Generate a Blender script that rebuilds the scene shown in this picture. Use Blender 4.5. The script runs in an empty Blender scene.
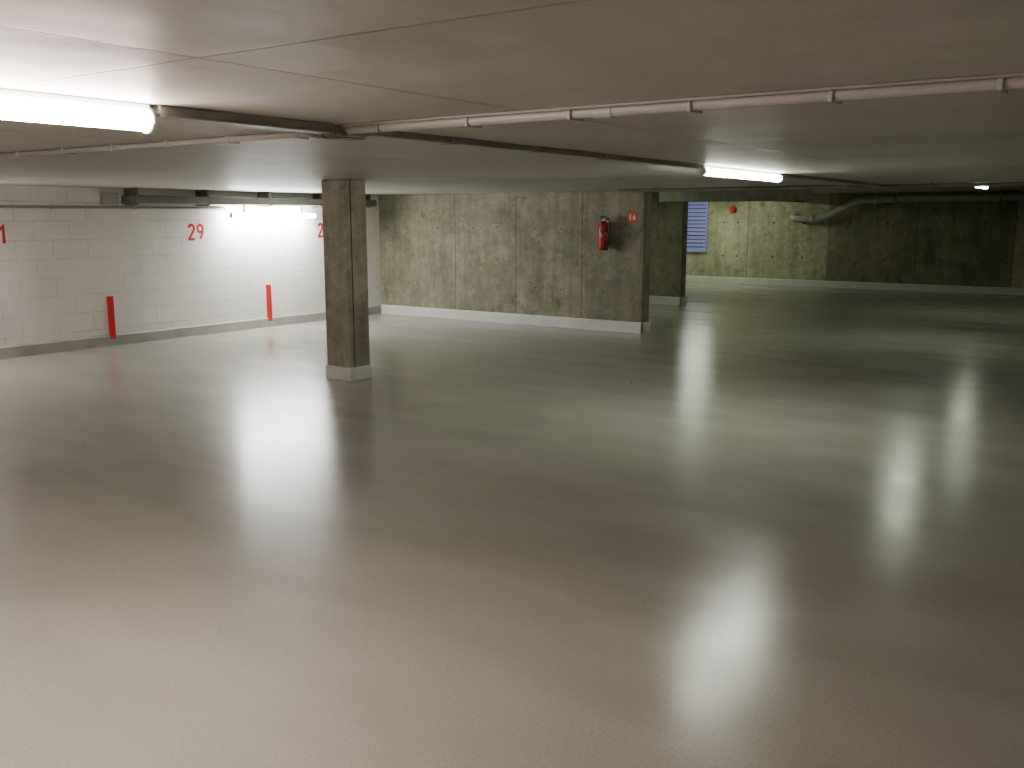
import bpy, math, random
from mathutils import Vector, Matrix
random.seed(4)
scene=bpy.context.scene
COL=scene.collection
H=2.20; HF=2.40

# ---------------- materials ----------------
def new_mat(name):
    m=bpy.data.materials.new(name); m.use_nodes=True
    nt=m.node_tree; b=nt.nodes["Principled BSDF"]
    return m,nt,b
def N(nt,t,**kw):
    n=nt.nodes.new(t)
    for k,v in kw.items(): setattr(n,k,v)
    return n
def L(nt,a,b): nt.links.new(a,b)
def ramp(nt,src,stops):
    r=nt.nodes.new("ShaderNodeValToRGB")
    e=r.color_ramp.elements
    while len(e)<len(stops): e.new(0.5)
    for i,(p,c) in enumerate(stops):
        e[i].position=p
        e[i].color=(c[0],c[1],c[2],1) if isinstance(c,(tuple,list)) else (c,c,c,1)
    L(nt,src,r.inputs[0]); return r.outputs[0]
def mixc(nt,f,a,b,mode='MIX'):
    m=nt.nodes.new("ShaderNodeMix"); m.data_type='RGBA'; m.blend_type=mode
    for s,v in ((m.inputs[0],f),(m.inputs[6],a),(m.inputs[7],b)):
        if hasattr(v,"is_linked"): L(nt,v,s)
        else:
            s.default_value = v if not isinstance(v,(tuple,list)) else (v[0],v[1],v[2],1)
    return m.outputs[2]
def pos(nt,scale=(1,1,1),rot=(0,0,0),loc=(0,0,0)):
    g=nt.nodes.new("ShaderNodeNewGeometry"); mp=nt.nodes.new("ShaderNodeMapping")
    mp.inputs["Scale"].default_value=scale; mp.inputs["Rotation"].default_value=rot; mp.inputs["Location"].default_value=loc
    L(nt,g.outputs["Position"],mp.inputs[0]); return mp.outputs[0]
def noise(nt,vec,scale,detail=5,rough=.6,dist=0):
    n=N(nt,"ShaderNodeTexNoise"); n.inputs["Scale"].default_value=scale
    n.inputs["Detail"].default_value=detail; n.inputs["Roughness"].default_value=rough; n.inputs["Distortion"].default_value=dist
    L(nt,vec,n.inputs["Vector"]); return n.outputs["Fac"]
def bump(nt,b,h,strength,dist=.01,prev=None):
    n=nt.nodes.new("ShaderNodeBump"); n.inputs["Strength"].default_value=strength; n.inputs["Distance"].default_value=dist
    L(nt,h,n.inputs["Height"])
    if prev: L(nt,prev,n.inputs["Normal"])
    L(nt,n.outputs[0],b.inputs["Normal"]); return n.outputs[0]

def simple(name,c,rough=.5,metal=0,var=.12,scale=12):
    m,nt,b=new_mat(name)
    f=noise(nt,pos(nt),scale,2)
    col=ramp(nt,f,[(.25,tuple(x*(1-var) for x in c)),(.75,tuple(min(1,x*(1+var)) for x in c))])
    L(nt,col,b.inputs["Base Color"])
    b.inputs["Roughness"].default_value=rough; b.inputs["Metallic"].default_value=metal
    return m

def floor_mat():
    m,nt,b=new_mat("epoxy_floor")
    p=pos(nt)
    big=noise(nt,p,.35,2,.5)
    col=ramp(nt,big,[(.25,(.37,.36,.31)),(.75,(.45,.435,.375))])
    sm=noise(nt,pos(nt,(.8,2.2,1),(0,0,.4)),1.0,2,.5)
    col=mixc(nt,.7,col,ramp(nt,sm,[(.2,.74),(.8,1.0)]),'MULTIPLY')
    fine=noise(nt,p,70,2,.7)
    col=mixc(nt,.4,col,ramp(nt,fine,[(.35,.66),(.65,1.0)]),'MULTIPLY')
    L(nt,col,b.inputs["Base Color"])
    L(nt,ramp(nt,sm,[(.2,.16),(.8,.25)]),b.inputs["Roughness"])
    b.inputs["IOR"].default_value=1.5
    n1=bump(nt,b,noise(nt,p,12,2,.5),.05,.01)
    bump(nt,b,noise(nt,p,70,2,.6),.16,.004,n1)
    return m

def ceil_mat():
    m,nt,b=new_mat("painted_concrete_ceiling")
    p=pos(nt)
    col=ramp(nt,noise(nt,p,.6,4,.6),[(.3,(.46,.445,.39)),(.7,(.58,.56,.495))])
    col=mixc(nt,.4,col,ramp(nt,noise(nt,p,5,5,.7),[(.35,.72),(.65,1.0)]),'MULTIPLY')
    br=N(nt,"ShaderNodeTexBrick",offset=0.0)
    L(nt,pos(nt,(1,1,1),(0,0,0),(2.1,-1.62,0)),br.inputs["Vector"])
    br.inputs["Scale"].default_value=1
    br.inputs["Brick Width"].default_value=2.5; br.inputs["Row Height"].default_value=1.75
    br.inputs["Color1"].default_value=(1,1,1,1); br.inputs["Color2"].default_value=(.86,.86,.86,1)
    br.inputs["Mortar"].default_value=(.9,.9,.9,1)
    br.inputs["Mortar Size"].default_value=.009; br.inputs["Mortar Smooth"].default_value=.6
    col=mixc(nt,1.0,col,br.outputs["Color"],'MULTIPLY')
    brk=ramp(nt,noise(nt,p,1.3,3,.6),[(.38,.35),(.6,1.0)])
    mm=N(nt,"ShaderNodeMath",operation='MULTIPLY'); L(nt,br.outputs["Fac"],mm.inputs[0]); L(nt,brk,mm.inputs[1])
    col=mixc(nt,mm.outputs[0],col,(.18,.17,.145))
    L(nt,col,b.inputs["Base Color"]); b.inputs["Roughness"].default_value=.5
    n1=bump(nt,b,noise(nt,p,40,3,.6),.15,.006)
    n2=bump(nt,b,noise(nt,pos(nt,(1,1,1)),1.8,3,.5),.4,.035,n1)
    inv=N(nt,"ShaderNodeMath",operation='MULTIPLY'); inv.inputs[1].default_value=-1; L(nt,br.outputs["Fac"],inv.inputs[0])
    bump(nt,b,inv.outputs[0],.6,.012,n2)
    return m

def block_mat():
    m,nt,b=new_mat("white_painted_block_wall")
    p=pos(nt)
    g=nt.nodes.new("ShaderNodeNewGeometry"); s=nt.nodes.new("ShaderNodeSeparateXYZ"); c=nt.nodes.new("ShaderNodeCombineXYZ")
    L(nt,g.outputs["Position"],s.inputs[0]); L(nt,s.outputs["Y"],c.inputs["X"]); L(nt,s.outputs["Z"],c.inputs["Y"])
    br=N(nt,"ShaderNodeTexBrick",offset=0.5); L(nt,c.outputs[0],br.inputs["Vector"])
    br.inputs["Scale"].default_value=1; br.inputs["Brick Width"].default_value=.5; br.inputs["Row Height"].default_value=.25
    br.inputs["Mortar Size"].default_value=.006; br.inputs["Mortar Smooth"].default_value=.4
    br.inputs["Color1"].default_value=(.86,.83,.79,1); br.inputs["Color2"].default_value=(.79,.76,.72,1)
    br.inputs["Mortar"].default_value=(.54,.51,.48,1)
    br.inputs["Bias"].default_value=0
    fade=ramp(nt,noise(nt,p,1.6,4,.6),[(.40,0.1),(.62,.9)])
    col=mixc(nt,fade,(.84,.81,.77),br.outputs["Color"])
    col=mixc(nt,.35,col,ramp(nt,noise(nt,pos(nt,(1,1,.5)),2.5,5,.7),[(.3,.75),(.6,1.0)]),'MULTIPLY')
    L(nt,col,b.inputs["Base Color"]); b.inputs["Roughness"].default_value=.6
    inv=N(nt,"ShaderNodeMath",operation='MULTIPLY'); inv.inputs[1].default_value=-1; L(nt,br.outputs["Fac"],inv.inputs[0])
    n1=bump(nt,b,inv.outputs[0],.3,.008)
    bump(nt,b,noise(nt,p,30,3,.6),.12,.006,n1)
    return m

def concrete_mat(name,lo,hi,stain=(.05,.05,.032),streak=.5,seed=0.0):
    m,nt,b=new_mat(name)
    p=pos(nt,(1,1,1),(0,0,0),(seed,seed*.7,0))
    col=ramp(nt,noise(nt,p,1.1,6,.7,.3),[(.32,lo),(.68,hi)])
    col=mixc(nt,.6,col,ramp(nt,noise(nt,p,7,6,.75),[(.35,.5),(.62,1.0)]),'MULTIPLY')
    v=noise(nt,pos(nt,(5,5,.45),(0,0,0),(seed,0,0)),1.0,5,.65,.2)
    col=mixc(nt,streak,col,ramp(nt,v,[(.34,.42),(.60,1.0)]),'MULTIPLY')
    bl=noise(nt,p,2.6,6,.75,.5)
    col=mixc(nt,ramp(nt,bl,[(.56,0),(.69,.65)]),col,stain)
    bl2=noise(nt,pos(nt,(1,1,1),(0,0,0),(7+seed,3,1)),2.2,6,.78,.3)
    col=mixc(nt,ramp(nt,bl2,[(.57,0),(.71,.35)]),col,tuple(min(1,x*1.4) for x in hi))
    L(nt,col,b.inputs["Base Color"]); b.inputs["Roughness"].default_value=.8
    bump(nt,b,noise(nt,p,18,5,.7),.4,.012)
    return m

def emis(name,c,s):
    m,nt,b=new_mat(name)
    b.inputs["Base Color"].default_value=(.9,.9,.9,1)
    b.inputs["Emission Color"].default_value=(*c,1); b.inputs["Emission Strength"].default_value=s
    return m

M_floor=floor_mat(); M_ceil=ceil_mat(); M_block=block_mat()
M_conc=concrete_mat("raw_concrete_middle",(.20,.19,.125),(.37,.35,.24),seed=1)
M_stub=concrete_mat("raw_concrete_stub",(.22,.21,.14),(.37,.35,.235),seed=5)
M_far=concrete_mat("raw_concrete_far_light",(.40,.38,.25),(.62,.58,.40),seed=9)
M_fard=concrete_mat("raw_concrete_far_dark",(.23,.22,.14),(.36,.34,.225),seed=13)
M_col=concrete_mat("raw_concrete_column",(.29,.265,.19),(.50,.46,.34),streak=.4,seed=21)
M_beam=concrete_mat("raw_concrete_beam",(.18,.172,.12),(.29,.275,.19),seed=31)
M_base=simple("white_skirting_paint",(.66,.66,.61),.45,var=.1,scale=3)
M_baseg=simple("grey_skirting_paint",(.36,.355,.33),.5,var=.18,scale=3)
M_red=simple("red_wall_paint",(.55,.006,.014),.5,var=.05)
M_redg=simple("red_enamel",(.46,.006,.008),.25,var=.05)
M_white=simple("white_plastic",(.75,.74,.70),.4,var=.04)
M_pvc=simple("grey_pvc_conduit",(.37,.365,.32),.45,var=.08)
M_tray=simple("grey_cable_trunking",(.29,.28,.245),.5,var=.12)
M_dark=simple("dark_cable_rubber",(.04,.037,.03),.6)
M_duct=simple("dull_galvanised_duct",(.20,.20,.185),.5,.3,var=.15,scale=5)
M_black=simple("black_plastic",(.015,.015,.015),.4)
M_metal=simple("brushed_steel",(.5,.5,.5),.35,.9)
M_pipe=simple("drain_pipe_grey_paint",(.40,.40,.34),.4,var=.12)
M_lou=simple("lilac_blue_louvre_paint",(.38,.37,.85),.45,var=.08)
M_loud=simple("louvre_dark_backing",(.04,.045,.18),.7)
M_hole=simple("formwork_tie_hole_dark",(.05,.05,.035),.9)
M_orange=simple("orange_sign_paint",(.60,.06,.015),.45)

# ---------------- geometry helpers ----------------
def link(o,parent=None):
    COL.objects.link(o)
    if parent: o.parent=parent
    return o
def mesh_obj(name,verts,faces,mat,parent=None,smooth=False):
    me=bpy.data.meshes.new(name); me.from_pydata(verts,[],faces); me.update()
    if mat: me.materials.append(mat)
    if smooth:
        for f in me.polygons: f.use_smooth=True
    return link(bpy.data.objects.new(name,me),parent)
def box(name,a,b,mat,parent=None,bevel=0,seg=2):
    x0,y0,z0=a; x1,y1,z1=b
    v=[(x0,y0,z0),(x1,y0,z0),(x1,y1,z0),(x0,y1,z0),(x0,y0,z1),(x1,y0,z1),(x1,y1,z1),(x0,y1,z1)]
    f=[(0,3,2,1),(4,5,6,7),(0,1,5,4),(1,2,6,5),(2,3,7,6),(3,0,4,7)]
    o=mesh_obj(name,v,f,mat,parent)
    if bevel:
        md=o.modifiers.new("bevel",'BEVEL'); md.width=bevel; md.segments=seg; md.limit_method='ANGLE'
    return o
def lathe(name,profile,center,mat,parent=None,n=24,axis='Z'):
    v=[];f=[]
    for (r,z) in profile:
        for i in range(n):
            a=2*math.pi*i/n
            q=(r*math.cos(a),r*math.sin(a),z)
            if axis=='Y': q=(q[0],q[2],q[1])
            if axis=='X': q=(q[2],q[0],q[1])
            v.append((center[0]+q[0],center[1]+q[1],center[2]+q[2]))
    for k in range(len(profile)-1):
        for i in range(n):
            j=(i+1)%n
            f.append((k*n+i,k*n+j,(k+1)*n+j,(k+1)*n+i))
    f.append(tuple(range(n-1,-1,-1))); f.append(tuple((len(profile)-1)*n+i for i in range(n)))
    return mesh_obj(name,v,f,mat,parent,True)
def tube(name,pts,r,mat,parent=None,bez=False,res=6):
    cu=bpy.data.curves.new(name,'CURVE'); cu.dimensions='3D'; cu.bevel_depth=r; cu.bevel_resolution=4; cu.use_fill_caps=True
    if bez:
        sp=cu.splines.new('NURBS'); sp.points.add(len(pts)-1)
        for i,q in enumerate(pts): sp.points[i].co=(*q,1)
        sp.use_endpoint_u=True; sp.order_u=3; cu.resolution_u=res
    else:
        sp=cu.splines.new('POLY'); sp.points.add(len(pts)-1)
        for i,q in enumerate(pts): sp.points[i].co=(*q,1)
    cu.materials.append(mat)
    o=bpy.data.objects.new(name,cu); link(o)
    dg=bpy.context.evaluated_depsgraph_get(); me=bpy.data.meshes.new_from_object(o.evaluated_get(dg))
    bpy.data.objects.remove(o); me.name=name
    for f in me.polygons: f.use_smooth=True
    o=bpy.data.objects.new(name,me); return link(o,parent)
def empty(name):
    e=bpy.data.objects.new(name,None); e.empty_display_size=.2; return link(e)

XL=-12.3; XR=6.0; YB=-6.0; YM=13.35; YF=25.0; XM=-6.8; YS=12.4
# ---------------- room shell ----------------
box("floor",(XL-.3,YB-.3,-.2),(XR+.3,YF+.3,0),M_floor)
cl=empty("ceiling")
box("low_slab",(XL-.3,YB-.3,H),(XR+.3,YS,H+.35),M_ceil,cl)
box("low_slab_bay",(XL-.3,YS,H),(XM,YM+.25,H+.35),M_ceil,cl)
box("high_slab",(XM,YS,HF),(XR+.3,YM+.25,HF+.15),M_ceil,cl)
box("high_slab_far",(XL-.3,YM+.25,HF),(XR+.3,YF+.3,HF+.15),M_ceil,cl)
wl=empty("wall_left")
box("masonry",(XL-.3,YB-.3,0),(XL,YF+.3,HF),M_block,wl)
wm=empty("wall_middle")
box("concrete",(XL,YM,0),(XM,YM+.25,H),M_conc,wm,.008,1)
for i,x in enumerate((-10.5,-9.2,-7.9)):
    box("joint_%d"%(i+1),(x-.004,YM-.003,.2),(x+.004,YM+.002,H-.01),M_hole,wm)
k=0
for x in (-11.6,-10.9,-10.1,-9.6,-8.8,-8.3,-7.5):
    for z in (.62,1.62):
        k+=1; lathe("tie_hole_%d"%k,[(.013,-.003),(.013,.004)],(x,YM-.001,z+random.uniform(-.02,.02)),M_hole,wm,10,'Y')
ws=empty("wall_stub")
box("concrete",(XL,18.1,0),(-8.35,18.35,HF),M_stub,ws,.008,1)
wf=empty("wall_far")
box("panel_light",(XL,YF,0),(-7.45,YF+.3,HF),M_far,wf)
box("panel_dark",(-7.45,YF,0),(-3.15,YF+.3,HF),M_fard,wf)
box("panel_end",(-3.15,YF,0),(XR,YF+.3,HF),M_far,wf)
for i,x in enumerate((-9.6,-5.3,-3.15,-1.0)):
    box("joint_%d"%(i+1),(x-.006,YF-.004,.2),(x+.006,YF+.002,HF-.01),M_hole,wf)
k=0
for x in (-10.3,-9.9,-8.9,-8.1,-6.9,-6.0,-4.7,-3.8):
    for z in (.75,1.65):
        k+=1; lathe("tie_hole_%d"%k,[(.025,-.003),(.025,.004)],(x,YF-.001,z),M_hole,wf,10,'Y')
box("wall_right",(XR,YB-.3,0),(XR+.3,YF+.3,HF),M_block)
box("wall_back",(XL,YB-.3,0),(XR,YB,H),M_block)

def skirt_y(name,x,y0,y1,h,t,mat,sgn=1):
    v=[];pr=[(0,0),(t,0),(t,h-.02),(t*.3,h),(0,h)]
    for y in (y0,y1):
        for a,z in pr: v.append((x+sgn*a,y,z))
    n=5; f=[(i,(i+1)%n,n+(i+1)%n,n+i) for i in range(n)]+[tuple(range(n-1,-1,-1)),tuple(range(n,2*n))]
    return mesh_obj(name,v,f,mat)
def skirt_x(name,y,x0,x1,h,t,mat,parent=None):
    v=[];pr=[(0,0),(t,0),(t,h-.02),(t*.3,h),(0,h)]
    for x in (x0,x1):
        for a,z in pr: v.append((x,y-a,z))
    n=5; f=[(i,(i+1)%n,n+(i+1)%n,n+i) for i in range(n)]+[tuple(range(n-1,-1,-1)),tuple(range(n,2*n))]
    return mesh_obj(name,v,f,mat,parent)
skirt_y("baseboard_left",XL,YB,YM,.16,.02,M_baseg)
bm_=empty("baseboard_middle")
skirt_x("front",YM,XL,XM+.02,.17,.02,M_base,bm_)
box("end",(XM,YM-.02,0),(XM+.02,YM+.27,.17),M_base,bm_)
bs=empty("baseboard_stub")
skirt_x("front",18.1,XL,-8.33,.17,.02,M_base,bs)
box("end",(-8.35,18.08,0),(-8.33,18.37,.17),M_base,bs)
skirt_x("baseboard_far",YF,XL,XR,.17,.025,M_base)

box("concrete_beam",(-8.35,17.0,2.09),(-5.5,17.35,HF),M_beam,None,.01,1)
box("ledge_beam",(-8.35,18.35,2.18),(-8.1,YF,HF),M_beam,None,.01,1)

# ---------------- column ----------------
c=empty("concrete_column")
cx0,cx1,cy0,cy1=-7.79,-7.41,7.53,7.85
box("shaft",(cx0,cy0,0),(cx1,cy1,H),M_col,c,.015,1)
box("plinth",(cx0-.012,cy0-.012,0),(cx1+.012,cy1+.012,.15),M_base,c,.006,1)
box("corner_joint",(cx1-.003,cy0+.055,.15),(cx1+.002,cy0+.072,H),M_hole,c)

# ---------------- wall numbers / stripes ----------------
def arc(cx,cy,rx,ry,a0,a1,n=12):
    return [(cx+rx*math.cos(math.radians(a0+(a1-a0)*i/n)),cy+ry*math.sin(math.radians(a0+(a1-a0)*i/n))) for i in range(n+1)]
DIG={
 '1':[[(.05,.78),(.28,1.0),(.28,0)]],
 '2':[arc(.25,.75,.22,.25,170,-20,12)+[(.03,0),(.50,0)]],
 '3':[arc(.25,.76,.21,.24,160,-90,12),arc(.25,.26,.23,.26,90,-160,12)],
 '8':[arc(.25,.76,.20,.24,0,360,20),arc(.25,.26,.24,.26,0,360,20)],
 '9':[arc(.25,.74,.22,.26,0,360,20),[(.47,.74),(.45,.5),(.38,.3),(.22,0)]],
}
def number(s,yc,zc,h=.215,sw=.042,gap=.05):
    v=[];f=[]
    dw=.5*h; tot=len(s)*dw+(len(s)-1)*gap
    for ci,ch in enumerate(s):
        ox=yc-tot/2+ci*(dw+gap); oz=zc-h/2
        for st in DIG[ch]:
            P=[Vector((ox+a*h,oz+b_*h)) for a,b_ in st]
            base=len(v)
            for i,q in enumerate(P):
                a=P[max(i-1,0)]; c_=P[min(i+1,len(P)-1)]
                if i==0 and (P[0]-P[-1]).length<1e-4: a=P[-2]
                if i==len(P)-1 and (P[0]-P[-1]).length<1e-4: c_=P[1]
                d1=(q-a); d2=(c_-q)
                if d1.length<1e-6: d1=d2
                if d2.length<1e-6: d2=d1
                d1=d1.normalized(); d2=d2.normalized()
                t_=(d1+d2).normalized(); n_=Vector((-t_.y,t_.x))
                n1=Vector((-d1.y,d1.x)); k_=min(1.8,1/max(.35,n_.dot(n1)))
                for sg_ in (1,-1):
                    w_=q+n_*sg_*sw/2*k_
                    v.append((XL+.003,w_.x,w_.y))
            for i in range(len(P)-1):
                k_=base+2*i; f.append((k_,k_+1,k_+3,k_+2))
    mesh_obj("painted_number_"+s,v,f,M_red,wl)
for s,y in (("31",6.27),("29",9.27),("28",11.93),("32",3.2),("33",.2)):
    number(s,y,1.575)
for y in (7.76,10.63,4.8,1.9):
    box("red_wall_stripe",(XL,y-.045,.10),(XL+.024,y+.045,.70),M_red)

# ---------------- fluorescent lamps ----------------
def lamp(y0,y1,x,ztop,col,strength,w=.085,hh=.08):
    e=empty("fluorescent_lamp")
    box("housing",(x-w*.28,y0+.01,ztop-.03),(x+w*.28,y1-.01,ztop),M_white,e,.004,1)
    m=emis("lamp_diffuser_glow",col,strength)
    n=12; v=[];f=[]
    rz=(hh-.016)/2; zc=ztop-.016-rz
    for y in (y0+.015,y1-.015):
        for i in range(n):
            a=2*math.pi*(i+.5)/n
            v.append((x+w/2*math.cos(a),y,zc+rz*math.sin(a)))
    for i in range(n): f.append((i,(i+1)%n,n+(i+1)%n,n+i))
    f.append(tuple(range(n-1,-1,-1))); f.append(tuple(range(n,2*n)))
    mesh_obj("diffuser",v,f,m,e)
    for nm,a,b_ in (("end_cap_1",y0,y0+.018),("end_cap_2",y1-.018,y1)):
        lathe(nm,[(w*.44,a-y0),(w*.49,a-y0+.004),(w*.49,b_-y0-.004),(w*.44,b_-y0)],(x,y0,zc),M_white,e,20,'Y')
    return e
LX=-3.11
warm=(1.0,.80,.72); cool=(.87,1.0,.76); neu=(.94,1.0,.88)
lamp(.45,2.17,LX,H,(1.0,.81,.74),150,.10,.095)
lamp(7.05,8.8,LX,H,neu,66)
lamp(14.0,15.4,LX,HF,cool,42)
lamp(18.9,20.2,LX,HF,cool,34)
lamp(-5.3,-3.8,LX,H,warm,75)
lamp(22.6,24.1,-10.3,HF,cool,80)
lamp(15.1,16.5,-9.0,HF,cool,45)  # added lamp, hidden behind the middle wall, to brighten the stub wall
lamp(9.75,11.5,XL+.24,1.87,(.97,1.0,.97),270)
lamp(3.7,5.4,XL+.24,1.87,(1.0,.90,.87),150)
lamp(1.0,2.5,3.2,H,warm,22)  # extra lamp out of view on the right, added to lighten the room
lamp(9.0,10.5,3.2,H,cool,8)  # second unseen right-hand lamp, added as weak fill further back

# ---------------- left wall: duct, conduit ----------------
d=empty("wall_cable_duct")
box("duct_body",(XL,8.05,1.985),(XL+.28,13.0,2.10),M_duct,d,.008,1)
for i,y in enumerate((8.1,9.3,10.5,11.7,12.8)):
    box("bracket_%d"%(i+1),(XL,y,1.965),(XL+.29,y+.03,H),M_duct,d)
box("lamp_hanger_1",(XL+.22,10.0,1.86),(XL+.25,10.03,1.99),M_white,d)
box("lamp_hanger_2",(XL+.22,11.2,1.86),(XL+.25,11.23,1.99),M_white,d)
box("junction_box",(XL,7.72,1.97),(XL+.1,7.95,2.13),M_pvc,d,.01)
w=empty("wall_conduit")
tube("pipe",[(XL+.03,-5.5,1.93),(XL+.03,9.8,1.93)],.018,M_tray,w)
for i in range(12): box("clip_%d"%(i+1),(XL,-5+i*1.2,1.905),(XL+.055,-4.97+i*1.2,1.955),M_pvc,w)

# ---------------- ceiling trunking along the lamps ----------------
t=empty("ceiling_cable_trunking")
def trun(nm,y0,y1,wd=.07,ht=.035,z=H):
    box(nm,(LX-wd/2,y0,z-ht),(LX+wd/2,y1,z),M_tray,t,.004,1)
    box(nm+"_lid",(LX-wd/2-.003,y0+.002,z-ht-.006),(LX+wd/2+.003,y1-.002,z-ht),M_pvc,t)
YC=3.13
trun("run_1",2.19,YC-.07,.08); trun("run_2",YC+.2,7.03,.055,.026); trun("run_3",8.83,YS,.055,.026)
trun("run_0",-3.7,.43)
for i,y in enumerate([3.9,4.7,5.5,6.3,9.5,10.5,11.5]):
    box("clip_%d"%(i+1),(LX-.037,y,H-.036),(LX+.037,y+.02,H-.002),M_pvc,t)
j=empty("ceiling_junction_box")
box("body",(LX-.06,YC,H-.05),(LX+.06,YC+.12,H),M_pvc,j,.008)
box("lid",(LX-.05,YC+.01,H-.058),(LX+.05,YC+.11,H-.05),M_tray,j,.004)
for i in range(6):
    a=random.uniform(-.04,.04)
    tube("cable_%d"%(i+1),[(LX-.02+.01*i,YC-.10,H-.02),(LX-.06+a,YC-.06,H-.05),(LX+.03+a,YC-.03,H-.03-.006*i),(LX-.04+.02*i,YC+.02,H-.025)],.006,M_tray,j,True)
for i in range(4):
    tube("cable_b_%d"%(i+1),[(LX-.24,YC+.03+.012*i,H-.02),(LX-.15,YC+.02*i,H-.05),(LX-.10,YC+.07,H-.03),(LX-.05,YC+.07,H-.025)],.007,M_tray,j,True)
cb=empty("ceiling_conduit_run")
tube("pipe_large",[(LX+.06,YC,H-.021),(XR-.1,YC,H-.021)],.021,M_pvc,cb)
tube("pipe_small",[(LX+.06,YC+.06,H-.013),(XR-.1,YC+.06,H-.013)],.013,M_pvc,cb)
tube("cable",[(LX+.06,YC-.040,H-.006),(XR-.1,YC-.040,H-.006)],.006,M_tray,cb)
for i in range(18):
    x=LX+.24+i*.48
    box("clamp_%d"%(i+1),(x,YC-.027,H-.045),(x+.015,YC+.076,H),M_pvc,cb,.003,1)
for i,x in enumerate((-1.8,-.38,1.2)):
    tube("coupling_%d"%(i+1),[(x,YC,H-.022),(x+.07,YC,H-.022)],.024,M_pvc,cb)
cc=empty("ceiling_conduit_branch")
tube("pipe",[(LX-.08,YC+.10,H-.016),(XL+.1,YC+.10,H-.016)],.015,M_pvc,cc)
tube("cable",[(LX-.08,YC+.14,H-.008),(XL+.1,YC+.14,H-.008)],.008,M_tray,cc)
for i in range(18):
    x=LX-.37-i*.5
    box("clip_%d"%(i+1),(x,YC+.08,H-.035),(x+.015,YC+.155,H),M_pvc,cc)

ft=empty("slab_edge_conduit")
tube("pipe",[(XM+.1,YS-.05,H-.03),(XR-.1,YS-.05,H-.03)],.022,M_duct,ft)
for i in range(12):
    box("clip_%d"%(i+1),(-6.5+i*1.0,YS-.08,H-.056),(-6.48+i*1.0,YS-.02,H),M_duct,ft)

# ---------------- fire extinguisher ----------------
fx,fy,fz=-7.44,YM-.13,1.30
fe=empty("fire_extinguisher")
lathe("body",[(.055,0),(.075,.01),(.078,.03),(.078,.34),(.072,.38),(.05,.415),(.028,.43),(.026,.45)],(fx,fy,fz),M_redg,fe,28)
lathe("foot_ring",[(.07,-.012),(.076,-.012),(.076,.012),(.07,.012)],(fx,fy,fz),M_black,fe,28)
lathe("neck_valve",[(.024,.44),(.03,.445),(.03,.47),(.018,.475),(.018,.50)],(fx,fy,fz),M_metal,fe,16)
box("lever_top",(fx-.012,fy-.10,fz+.50),(fx+.012,fy+.04,fz+.515),M_black,fe,.004)
box("lever_handle",(fx-.012,fy-.09,fz+.47),(fx+.012,fy+.03,fz+.482),M_black,fe,.004)
lathe("gauge",[(.02,-.015),(.022,0),(.02,.008)],(fx+.03,fy-.02,fz+.465),M_white,fe,16,'Y')
tube("hose",[(fx+.02,fy,fz+.47),(fx+.10,fy-.01,fz+.49),(fx+.125,fy-.03,fz+.36),(fx+.11,fy-.04,fz+.2),(fx+.085,fy-.03,fz+.12)],.013,M_black,fe,True,10)
lathe("nozzle",[(.012,.0),(.02,-.01),(.02,-.09),(.012,-.10)],(fx+.085,fy-.03,fz+.13),M_black,fe,14)
box("label",(fx-.025,fy-.0815,fz+.18),(fx+.025,fy-.06,fz+.23),M_pvc,fe,.004)
box("label_band",(fx-.02,fy-.083,fz+.18),(fx+.02,fy-.07,fz+.21),M_redg,fe)
box("wall_bracket",(fx-.03,fy+.06,fz+.05),(fx+.03,YM,fz+.42),M_metal,fe)
lathe("strap",[(.080,.27),(.081,.27),(.081,.295),(.080,.295)],(fx,fy,fz),M_black,fe,28)

sg=empty("fire_extinguisher_sign")
sx,sz=-7.0,1.80
box("plate",(sx-.085,YM-.008,sz-.085),(sx+.085,YM,sz+.085),M_orange,sg,.003,1)
box("pictogram_body",(sx-.050,YM-.010,sz-.05),(sx-.025,YM-.008,sz+.03),M_white,sg)
box("pictogram_head",(sx-.048,YM-.010,sz+.035),(sx-.015,YM-.008,sz+.046),M_white,sg)
mesh_obj("pictogram_flame",[(sx+.015,YM-.010,sz-.045),(sx+.05,YM-.010,sz-.045),(sx+.055,YM-.010,sz-.01),(sx+.035,YM-.010,sz+.045),(sx+.01,YM-.010,sz-.01)],[(0,1,2,3,4)],M_white,sg)

ab=empty("round_alarm_bell")
lathe("backplate",[(.10,0),(.10,-.03),(.06,-.035)],(-10.05,YF,2.0),M_orange,ab,24,'Y')
lathe("dome",[(.075,-.03),(.075,-.06),(.05,-.085),(.02,-.095)],(-10.05,YF,2.0),M_orange,ab,24,'Y')

# ---------------- louvre ----------------
lv=empty("louvre_grille")
lx0,lx1,lz0,lz1=-11.62,-10.80,.88,2.24
box("backing",(lx0,YF-.02,lz0),(lx1,YF,lz1),M_loud,lv)
for nm,a,b_ in (("frame_left",(lx0-.04,YF-.09,lz0-.04),(lx0,YF,lz1+.04)),("frame_right",(lx1,YF-.09,lz0-.04),(lx1+.04,YF,lz1+.04)),
              ("frame_top",(lx0,YF-.09,lz1),(lx1,YF,lz1+.04)),("frame_bottom",(lx0,YF-.09,lz0-.04),(lx1,YF,lz0))):
    box(nm,a,b_,M_lou,lv)
ns=13; st=(lz1-lz0)/ns
for i in range(ns):
    z=lz0+i*st
    v=[(lx0,YF-.08,z+.005),(lx1,YF-.08,z+.005),(lx1,YF-.02,z+st*.75),(lx0,YF-.02,z+st*.75),
       (lx0,YF-.08,z+.017),(lx1,YF-.08,z+.017),(lx1,YF-.02,z+st*.75+.012),(lx0,YF-.02,z+st*.75+.012)]
    mesh_obj("slat_%d"%(i+1),v,[(0,3,2,1),(4,5,6,7),(0,1,5,4),(1,2,6,5),(2,3,7,6),(3,0,4,7)],M_lou,lv)

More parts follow.
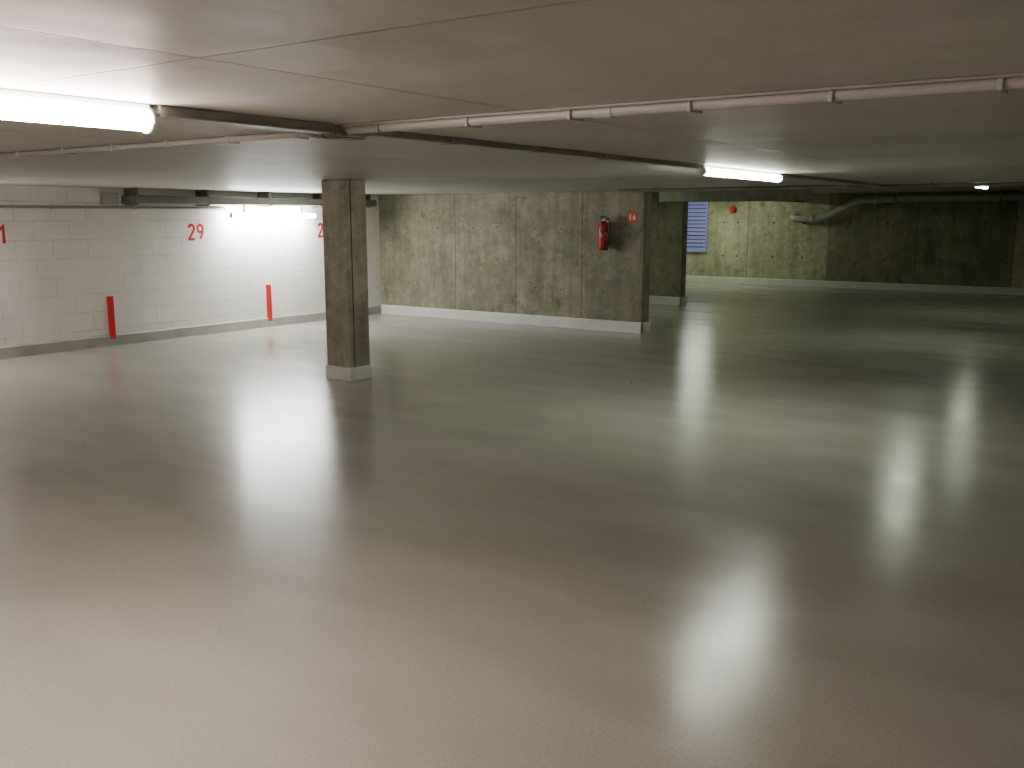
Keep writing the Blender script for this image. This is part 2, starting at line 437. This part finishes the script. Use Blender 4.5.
# ---------------- drain pipe on the far wall ----------------
dp=empty("drain_pipe")
yp=YF-.22
tube("pipe",[(-8.35,YF,1.80),(-8.33,yp+.05,1.78),(-8.25,yp,1.76),(-7.7,yp,1.76),(-7.45,yp,1.80),(-7.0,yp,2.05),(-6.75,yp,2.19),(-6.4,yp,2.22),(-5.0,yp,2.24)],.085,M_pipe,dp,True,12)
tube("pipe_run",[(-5.1,yp,2.24),(-1.0,yp,2.27)],.085,M_pipe,dp)
lathe("socket_1",[(.10,-.05),(.105,-.04),(.105,.04),(.10,.05)],(-7.8,yp,1.76),M_pipe,dp,24,'X')
lathe("socket_2",[(.10,-.05),(.105,-.04),(.105,.04),(.10,.05)],(-6.25,yp,2.22),M_pipe,dp,24,'X')
lathe("wall_flange",[(.13,0),(.13,-.03),(.10,-.04)],(-8.35,YF,1.80),M_pipe,dp,24,'Y')
box("hanger_1",(-5.8,yp-.1,2.12),(-5.76,yp+.1,HF),M_duct,dp)
box("hanger_2",(-3.5,yp-.1,2.14),(-3.46,yp+.1,HF),M_duct,dp)

v=[];f=[]
for (x,y) in ((-7.0,4.1),(-7.3,8.0),(-6.5,7.8),(-4.8,9.2)):
    s=random.uniform(.008,.014); k=len(v)
    v+=[(x-s,y,0),(x,y-s,0),(x+s,y,0),(x,y+s*.7,0),(x,y,s)]
    f+=[(k,k+1,k+4),(k+1,k+2,k+4),(k+2,k+3,k+4),(k+3,k,k+4)]
mesh_obj("floor_debris",v,f,M_dark)

# ---------------- world / camera ----------------
wd=bpy.data.worlds.new("World"); scene.world=wd; wd.use_nodes=True
wd.node_tree.nodes["Background"].inputs[0].default_value=(.5,.5,.45,1)
wd.node_tree.nodes["Background"].inputs[1].default_value=.02
cam=bpy.data.cameras.new("camera"); co=bpy.data.objects.new("camera",cam); link(co)
cam.sensor_width=36; cam.lens=950/1024*36
co.location=(0,0,1.8)
co.rotation_euler=(math.radians(90)-math.atan(167/950),0,math.radians(34.8))
cam.clip_start=.05; cam.clip_end=200
scene.camera=co
